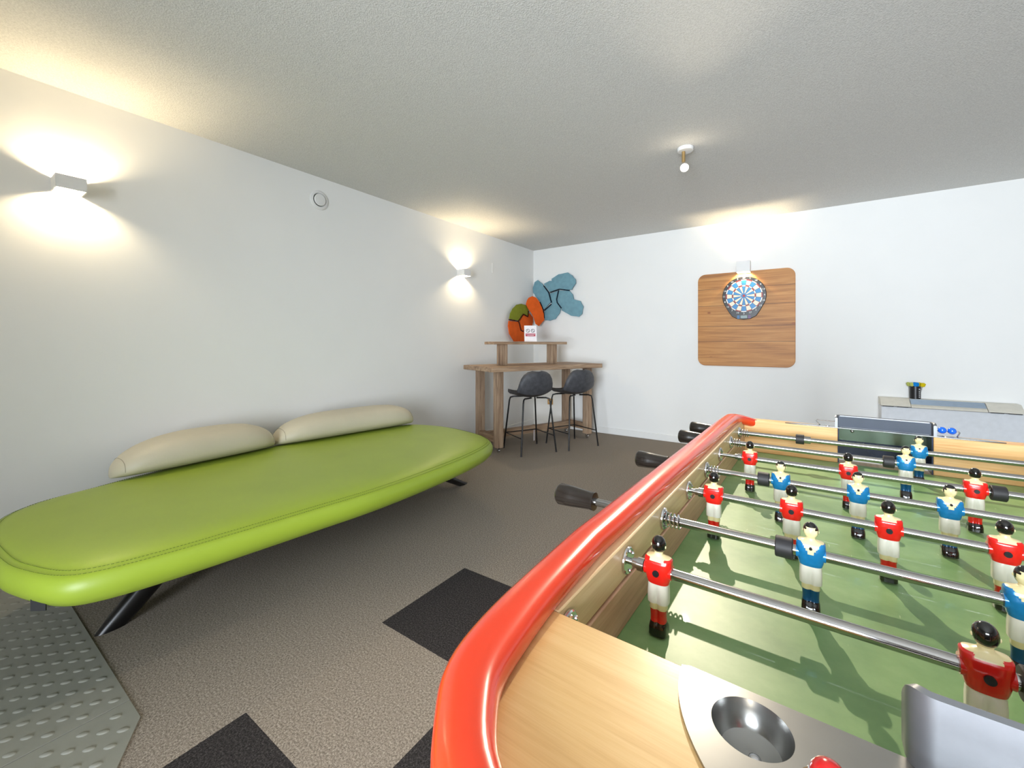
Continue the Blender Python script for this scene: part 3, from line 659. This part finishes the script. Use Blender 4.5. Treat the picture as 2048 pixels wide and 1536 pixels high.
# goal castings
def casting(yn, sgn, par, EB=EB, cup=True):
    """plate with ball cup, near edge at local y=yn, extends along -sgn... sgn=-1 near end (extends to -y), +1 far end"""
    mb = MB(); cx_, cy_, rc = (-.177, -.030, .0225) if cup else (-.12, -.014, .004); n_ = 72; z1 = ZD+.0025; z0 = ZD+.0003
    def bound(a):
        dx, dy = math.cos(a), math.sin(a); lo, hi = 0, .5
        for _ in range(40):
            mid = (lo+hi)/2; x, y = cx_+dx*mid, cy_+dy*mid
            ok = x <= 0 and y <= 0 and (x/EA)**2+(y/EB)**2 <= 1
            if ok: lo = mid
            else: hi = mid
        return (cx_+dx*lo, cy_+dy*lo)
    for mir in (1, -1):
        O = [bound(2*PI*i/n_) for i in range(n_)]
        In = [(cx_+rc*math.cos(2*PI*i/n_), cy_+rc*math.sin(2*PI*i/n_)) for i in range(n_)]
        def T(P, z): return [(mir*p[0], yn-sgn*p[1]*1.0 if sgn > 0 else yn+p[1], z) for p in P]
        rings = [T(O, z0), T(O, z1), T(In, z1)]
        for r_, dz in () if not cup else ((.0222,-.0012), (.0212,-.005), (.0198,-.011), (.0165,-.0155), (.011,-.0175), (.004,-.018)):
            rings.append(T([(cx_+r_*math.cos(2*PI*i/n_), cy_+r_*math.sin(2*PI*i/n_)) for i in range(n_)], z1+dz))
        mb.loft(rings, False, True)
    pl = mb.build('goal_plate', M['alu_pol'], par, 30)
    for mir in (1, -1):
        if not cup: MB().cyl((mir*cx_, yn-sgn*cy_, z0), (mir*cx_, yn-sgn*cy_, z1+.001), .0055, n=16).build('screw', M['chrome'], pl); continue
        MB().sphere((mir*(cx_+.002), yn-sgn*cy_ if sgn > 0 else yn+cy_-.002, z1-.0175), .0038, 12, sc=(1,1,.6)).build('screw', M['chrome'], pl)
    return pl
casting(YN, -1, ft)
casting(YF, 1, ft, .034, False)
GW = .097
def hood(yf, sgn, par, h1):
    """shield behind the goal: back wall plus side returns with rounded top corners"""
    h0 = ZD+.0025; yb = yf+sgn*.018; th = .006
    # plan path of a U open to the pitch
    path = [(-GW, yf), (-GW, yf+sgn*.003), (-GW, yf+sgn*.006), (-GW, yf+sgn*.009)]+[(-GW+.006-.006*math.cos(t), yb-sgn*.006+sgn*.006*math.sin(t)) for t in [PI/2*i/6 for i in range(7)]]
    path += [(-x, y) for x, y in path[::-1]]
    mb = MB()
    def off(P, d):
        out = []
        for i, p in enumerate(P):
            a = Vector(P[max(0, i-1)]); c = Vector(P[min(len(P)-1, i+1)]); t = (c-a).normalized(); nn = Vector((-t.y, t.x))*sgn
            out.append((p[0]+nn.x*d, p[1]+nn.y*d))
        return out
    o_ = off(path, th); rings = []
    for i in range(len(path)):
        (x0, y0), (x1, y1) = path[i], o_[i]
        ie = min(i, len(path)-1-i); hh = h1-((.0175,.0135,.0105,.008,.005,.003,.0012,.0004) if sgn < 0 else (.006,.003,.0015,.0006,.0003,0,0,0))[min(ie, 7)]
        rings.append([(x0, y0, h0), (x1, y1, h0), (x1, y1, hh-.0015), ((x0+x1)/2, (y0+y1)/2, hh), (x0, y0, hh-.0015)])
    mb.loft(rings); return mb.build('goal_shield', M['alu'], par, 40)
hood(YN+.015, -1, ft, .929); hd = hood(YF, 1, ft, .916)
# dark lining of the far shield and the goal recesses
MB().box(-GW+.002, GW-.002, YF+.0158, YF+.0172, ZD+.003, .912).build('shield_lining', M['slate'], hd)
for (y0, sgn) in ((YF, 1), (YN, -1)):
    mb = MB(); ya, yb = y0+sgn*.003, y0+sgn*.062
    a, c = sorted((yb, yb+sgn*.004)); mb.box(-GW, GW, a, c, ZF, ZD-.001)
    a, c = sorted((ya, yb)); mb.box(-GW-.0, -GW+.003, a, c, ZF, ZD-.001); mb.box(GW-.003, GW, a, c, ZF, ZD-.001)
    g_ = mb.build('goal_box', M['navy'], ft)
    a, c = sorted((yb-sgn*.0005, yb-sgn*.002)); MB().box(-GW+.003, GW-.003, a, c, ZD-.042, ZD-.003).build('backing_strip', M['strip'], g_)
    if sgn > 0: MB().sphere((-.062, yb-.0035, ZD-.014), .0042, 12).build('screw', M['chrome'], g_)
# scoring wires and beads
def scorer(y, sgn, matn, xs, x0, x1, hz=.015):
    w = MB().tube([(x0+.008, y-sgn*.012, ZD+.003), (x0, y, ZD+hz-.003), (x0+.002, y, ZD+hz), (x1-.002, y, ZD+hz), (x1, y, ZD+hz-.003), (x1-.006, y-sgn*.010, ZD+.003)], .0016, 8).build('scoring_wire', M['chrome'], ft)
    for x in xs: MB().sphere((x, y, ZD+hz), .0088, 16).build('scoring_bead', M[matn], w)
scorer(YF+.034, 1, 'bead_blue', (.118,.136,-.0,.02), -.146, .150)
scorer(YN-.057, -1, 'bead_red', (-.139,.10,.118,.136), -.150, .155, .016)
# red rail: half-round moulding swept round the outer edge
def sweep_rail():
    xo = .3575; path = []
    for t in [i/8 for i in range(9)]: path.append((-xo+.050*(1-t)**2, CY1-.045-.105*t, -.022*(1-t)**2.2, 1))
    path += [(-xo-.002, y, 0, 1) for y in (.40,.2,0,-.2,-.4)]
    K = [(-.3600,-.46,1.0), (-.3535,-.575,1.02), (-.3465,-.641,1.08), (-.337,-.684,1.05), (-.320,-.712,.95), (-.294,-.740,.88), (-.256,-.760,.85), (-.215,-.770,.85), (-.15,-.774,.85)]
    for i in range(len(K)-1):
        p0, p1, p2, p3 = K[max(0, i-1)], K[i], K[i+1], K[min(len(K)-1, i+2)]
        for j in range(4):
            t = j/4; q = [.5*((2*p1[d])+(-p0[d]+p2[d])*t+(2*p0[d]-5*p1[d]+4*p2[d]-p3[d])*t*t+(-p0[d]+3*p1[d]-3*p2[d]+p3[d])*t**3) for d in range(3)]
            path.append((q[0], q[1], 0, q[2]))
    path += [(x, -.774, 0, .85) for x in (-.15, -.08, 0)]
    full = path+[(-x, y, z, w) for x, y, z, w in path[::-1]][1:]
    rings = []; n = 24
    for i, p in enumerate(full):
        a = Vector(full[max(0, i-1)][:3]); c = Vector(full[min(len(full)-1, i+1)][:3]); t = (c-a); t.z = 0; t.normalize(); nn = Vector((t.y, -t.x, 0))*-1; wsc = p[3]; p = p[:3]
        ring = []
        for j in range(n):
            th = 2*PI*j/n; cu, su = math.cos(th), math.sin(th)
            wx = wsc*.0208*math.copysign(abs(cu)**.8, cu); hz = .0150*math.copysign(abs(su)**.75, su)
            ring.append(Vector(p)+nn*wx+Vector((0,0,.8895+hz-(.0035 if cu < 0 else -.001)*cu*cu)))
        rings.append(ring)
    return MB().loft(rings)
sweep_rail().build('edge_rail', M['red'], ft, 60)
# players
def ring_(a, b_, z, n=28, groove=0, e=2.4, yo=0):
    r = []
    for j in range(n):
        t = 2*PI*j/n; c, s_ = math.cos(t), math.sin(t)
        x = a*math.copysign(abs(c)**(2/e), c); y = b_*math.copysign(abs(s_)**(2/e), s_)
        y *= 1-groove*math.exp(-(x/(a*.22))**2)
        r.append((x, y+yo, z))
    return r
def player_mesh(team):
    mb = MB(); shirt, sock = (1, 1) if team == 'red' else (5, 6)
    # mats: 0 white 1 red 2 skin 3 black 4 screw 5 blue 6 darkblue ; built facing -y
    S = [ # z, a, b, groove, e, yo, material of the band above this ring
     (-.083,.0094,.0105,0,4,-.0015,3), (-.0825,.0101,.0115,0,4,-.0015,3), (-.073,.0099,.0110,.05,4,-.001,3), (-.067,.0092,.0085,.15,3,0,3), (-.0655,.0086,.0072,.25,3,0,sock),
     (-.060,.0086,.0071,.32,3,0,sock), (-.0525,.0091,.0075,.32,3,0,sock), (-.0515,.0096,.0078,.25,3,0,2), (-.047,.0095,.0077,.3,3,0,2), (-.0425,.0099,.0080,.3,3,0,2),
     (-.0423,.0116,.0094,.2,3,0,0), (-.036,.0118,.0098,.32,3,0,0), (-.027,.0117,.0100,.24,3,0,0), (-.019,.0113,.0094,.05,2.8,0,0), (-.0165,.0110,.0088,0,2.6,0,0),
     (-.0162,.0120,.0096,0,2.6,0,shirt), (-.012,.0130,.0104,0,2.7,0,shirt), (-.004,.0143,.0110,0,2.9,0,shirt), (.004,.0150,.0110,0,3.1,0,shirt), (.011,.0152,.0102,0,3.3,0,shirt), (.0145,.0150,.0088,0,3.4,0,shirt), (.0165,.0134,.0072,0,3.2,0,2),
     (.0175,.0085,.0060,0,2.4,0,2), (.0195,.0050,.0050,0,2,0,2), (.0225,.0044,.0047,0,2,0,2)]
    def rz(z):
        P = [(-.09,-.079),(-.083,-.0722),(-.067,-.0595),(-.052,-.0433),(-.0424,-.0356),(-.0163,-.0128),(-.004,-.003),(.018,.0175),(.0428,.0396),(.07,.067)]
        for (a0,b0),(a1_,b1) in zip(P, P[1:]):
            if z <= a1_: return b0+(b1-b0)*(z-a0)/(a1_-a0)
    S2 = []
    for i in range(len(S)-1):
        k = 5 if S[i][0] >= -.0163 and S[i][0] < .016 else 1
        for j in range(k): S2.append(tuple(S[i][q]+(S[i+1][q]-S[i][q])*j/k for q in range(6))+(S[i][6],))
    S = S2+[S[-1]]
    rings = [ring_(a, b_, z, 72, g, e, yo) for z, a, b_, g, e, yo, mm in S]
    n = 72; base = len(mb.v)
    mb.loft(rings, True, False); nf = (len(S)-1)*n
    for i in range(len(S)-1):
        for j in range(n):
            cx_ = sum(mb.v[q][0] for q in mb.f[i*n+j])/4; cy_ = sum(mb.v[q][1] for q in mb.f[i*n+j])/4; cz_ = sum(mb.v[q][2] for q in mb.f[i*n+j])/4
            mm = S[i][6]
            if team == 'blue':
                if mm == 5 and cy_ < 0 and cz_ > .0005 and abs(cx_) < (cz_-.0005)*.62: mm = 2      # V neck
            else:
                if mm == 1 and cz_ > .0128 and abs(cx_) < .0078: mm = 2
            mb.m[i*n+j] = mm
    mb.m[nf] = 3
    # head
    hn = 40; hk = 26; hc = .0316; o = len(mb.v); hr = []
    for i in range(hk+1):
        a = PI*(i+.35)/(hk+.7); z = hc-.0112*math.cos(a); rr = .0080*math.sin(a)
        r = []
        for j in range(hn):
            t = 2*PI*j/hn; x, y = rr*math.cos(t), rr*math.sin(t)*1.04
            zz = z
            if y < 0:       # face side
                w = math.exp(-(x/.0014)**2)*math.exp(-((z-.0300)/.0026)**2); y -= .0021*w                      # nose
                for ex in (-.0034, .0034): y += .0009*math.exp(-((x-ex)/.0016)**2-((z-.0325)/.0013)**2)        # eye sockets
                y -= .0006*math.exp(-(x/.0028)**2-((z-.0262)/.0012)**2)                                       # lips
                y -= .0007*math.exp(-(x/.003)**2-((z-.0228)/.0016)**2); x *= 1-.10*max(0, (.030-z)/.01)        # chin
            r.append((x, y-.0004, zz))
        hr.append(r)
    f0 = len(mb.f); mb.loft(hr, True, True, True, 2)
    for k in range(f0, len(mb.f)):
        P = [mb.v[q] for q in mb.f[k]]; cx_ = sum(p[0] for p in P)/len(P); cy_ = sum(p[1] for p in P)/len(P); cz_ = sum(p[2] for p in P)/len(P)
        hair = cz_ > .0378-(.0035 if abs(cx_) > .0045 else 0) or (cy_ > -.0025+.0 and cz_ > .0245)
        if abs(cx_) > .0058 and cz_ > .0285 and cy_ > -.0045: hair = True
        mb.m[k] = 3 if hair else 2
    for ex in (-.0079, .0079): mb.sphere((ex, .0008, .0302), .0015, 8, 2, (.6, .8, 1.3))      # ears
    # boss round the rod and fixing screw
    mb.cyl((-.0152,0,0), (.0152,0,0), .0088, n=20, mi=shirt)
    mb.v = [(x, y, rz(z)) for x, y, z in mb.v]
    if team == 'red': mb.cyl((0,.0095,.0005), (0,.0128,.0005), .0036, n=16, mi=4)
    else: mb.cyl((0,-.0085,.0105), (0,-.0122,.0105), .0017, n=12, mi=4)
    return mb
PM = [M['p_white'], M['p_red'], M['p_skin'], M['p_black'], M['p_dark'], M['p_blue'], M['p_bluesock']]
protos = {}
def player(team, x, par, tilt=0):
    if team not in protos: protos[team] = o = player_mesh(team).build('player_figure', PM, None, 50)
    else: o = protos[team].copy(); C.objects.link(o)
    o.parent = par; o.location = (x, 0, 0); o.rotation_euler = (tilt, 0, PI if team == 'red' else 0)
    o['label'] = ('red-shirted player figure with black hair' if team == 'red' else 'blue-shirted player figure with cream face'); return o
def helix(x0, x1, r, turns, d): return [(x0+(x1-x0)*i/(turns*14), r*math.cos(2*PI*i/14), r*math.sin(2*PI*i/14)) for i in range(int(turns*14)+1)]
# world x of the players on each rod, nearest rod first
RODS = [('red', [.185]), ('red', [-.138,.119]), ('blue', [.007,.182,.357]), ('red', [-.128,-.016,.098,.208,.32]), ('blue', [-.036,.077,.189,.30,.412]), ('red', [-.101,.074,.251]), ('blue', [.182,.43]), ('blue', [.227])]
GRIP = {2: -.512, 4: -.478, 6: -.462, 7: -.466}
TILT = [0, 0, math.radians(2), 0, math.radians(2), 0, 0, 0]
for k, (team, xs) in enumerate(RODS):
    y = -.5625+.15*k
    rod = bpy.data.objects.new('player_rod', None)
    lx = [x-(TX+y*.0209) for x in xs]
    x_l = (GRIP[k]+.05) if team == 'blue' else lx[0]-.016; x_r = .40 if team == 'blue' else .47
    mb = MB(); mb.cyl((x_l, 0, 0), (x_r, 0, 0), .0061, n=18)
    if team == 'red': mb.cyl((-.356, 0, 0), (lx[0]-.02, 0, 0), .0038, n=14)
    rod = mb.build('player_rod', M['steel'] , ft); rod.location = (0, y, ZR)
    rod['label'] = 'steel rod with %s players' % team
    for x in lx: player(team, x, rod, TILT[k]*(1 if team == 'blue' else 1))
    def bumper(x, s_=1):
        MB().tube([(x-.0095,0,0), (x-.0085,0,0), (x+.0085,0,0), (x+.0095,0,0)], [.0120,.0130,.0130,.0120], 24).build('rubber_bumper', M['rubber'], rod)
    if k == 7:
        for x, s_ in ((-.009-TX-.0102, 1), (.46-TX-.0102, -1)):
            bumper(x); MB().cyl((x+s_*.0095,0,0), (x+s_*.024,0,0), .0095, n=20).build('collar', M['steel'], rod)
    elif team == 'blue':
        bumper(lx[0]-.028); bumper(lx[-1]+.028) if lx[-1] < .27 else None
    else:
        bumper(lx[-1]+.028) if lx[-1] < .27 else None
        MB().tube([(lx[0]-.030,0,0), (lx[0]-.024,0,0), (lx[0]-.024,0,0), (lx[0]-.0165,0,0)], [.0058,.0062,.0078,.0078], 18).build('collar', M['steel'], rod)
    # grip
    g, sg_ = (GRIP[k], 1) if team == 'blue' else (.53, -1)
    MB().tube([(g,0,0), (g+sg_*.002,0,0), (g+sg_*.006,0,0), (g+sg_*.03,0,0), (g+sg_*.064,0,0), (g+sg_*.066,0,0), (g+sg_*.070,0,0), (g+sg_*.0705,0,0)], [.010,.0152,.0180,.0170,.0142,.0148,.0148,.010], 24).build('grip', M['grip'], rod, 50)
    # springs at the wall for the sliding side
    if team == 'blue':
        MB().tube(helix(-XI+.004, -XI+.026, .0098, 4, 1), .0012, 6).build('spring', M['chrome'], rod)
    # flanges belong to the side boards
    for sx in (-1, 1):
        fl = MB().tube([(sx*(XI-.0008), y, ZR), (sx*(XI-.003), y, ZR), (sx*(XI-.004), y, ZR)], [.0160,.0158,.0145], 26).build('bearing_flange', M['chrome'], ft)
        mbb = MB()
        for a_ in (PI/2, -PI/2, PI*.15): mbb.sphere((sx*(XI-.0042), y+.0115*math.cos(a_), ZR+.0115*math.sin(a_)), .0022, 8)
        mbb.build('screw', M['chrome'], fl)
# merge scheme note: goalkeeper rods sit close to the goals

# ------------------------------------------------------------------ camera
cam = bpy.data.cameras.new('camera'); co_ = bpy.data.objects.new('camera', cam); C.objects.link(co_)
cam.sensor_width = 36; cam.lens = 840/2048*36; cam.shift_y = -(768-687)/2048; cam.clip_start = .01
co_.location = (0, 0, 1.12); co_.rotation_euler = (PI/2, 0, math.radians(34.8))
bpy.context.scene.camera = co_

# ------------------------------------------------------------------ daylight through the rear window
def area(name, loc, rot, sx, sy, e, col):
    l = bpy.data.lights.new(name, 'AREA'); l.shape = 'RECTANGLE'; l.size = sx; l.size_y = sy; l.energy = e; l.color = col
    o = bpy.data.objects.new(name, l); C.objects.link(o); o.location = loc; o.rotation_euler = rot; l.spread = math.radians(102); return o
area('window_daylight', ((WX0+WX1)/2, YR-.12, (WZ0+WZ1)/2), (PI/2, 0, 0), WX1-WX0, WZ1-WZ0, 196, (.84,.92,1))
wd = bpy.data.worlds.new('world'); bpy.context.scene.world = wd; wd.use_nodes = True
wd.node_tree.nodes['Background'].inputs[0].default_value = (.75,.85,1,1); wd.node_tree.nodes['Background'].inputs[1].default_value = 1.0
vs = bpy.context.scene.view_settings; vs.view_transform = 'Standard'; vs.look = 'None'; vs.gamma = 1; vs.exposure = 0; vs.use_curve_mapping = False
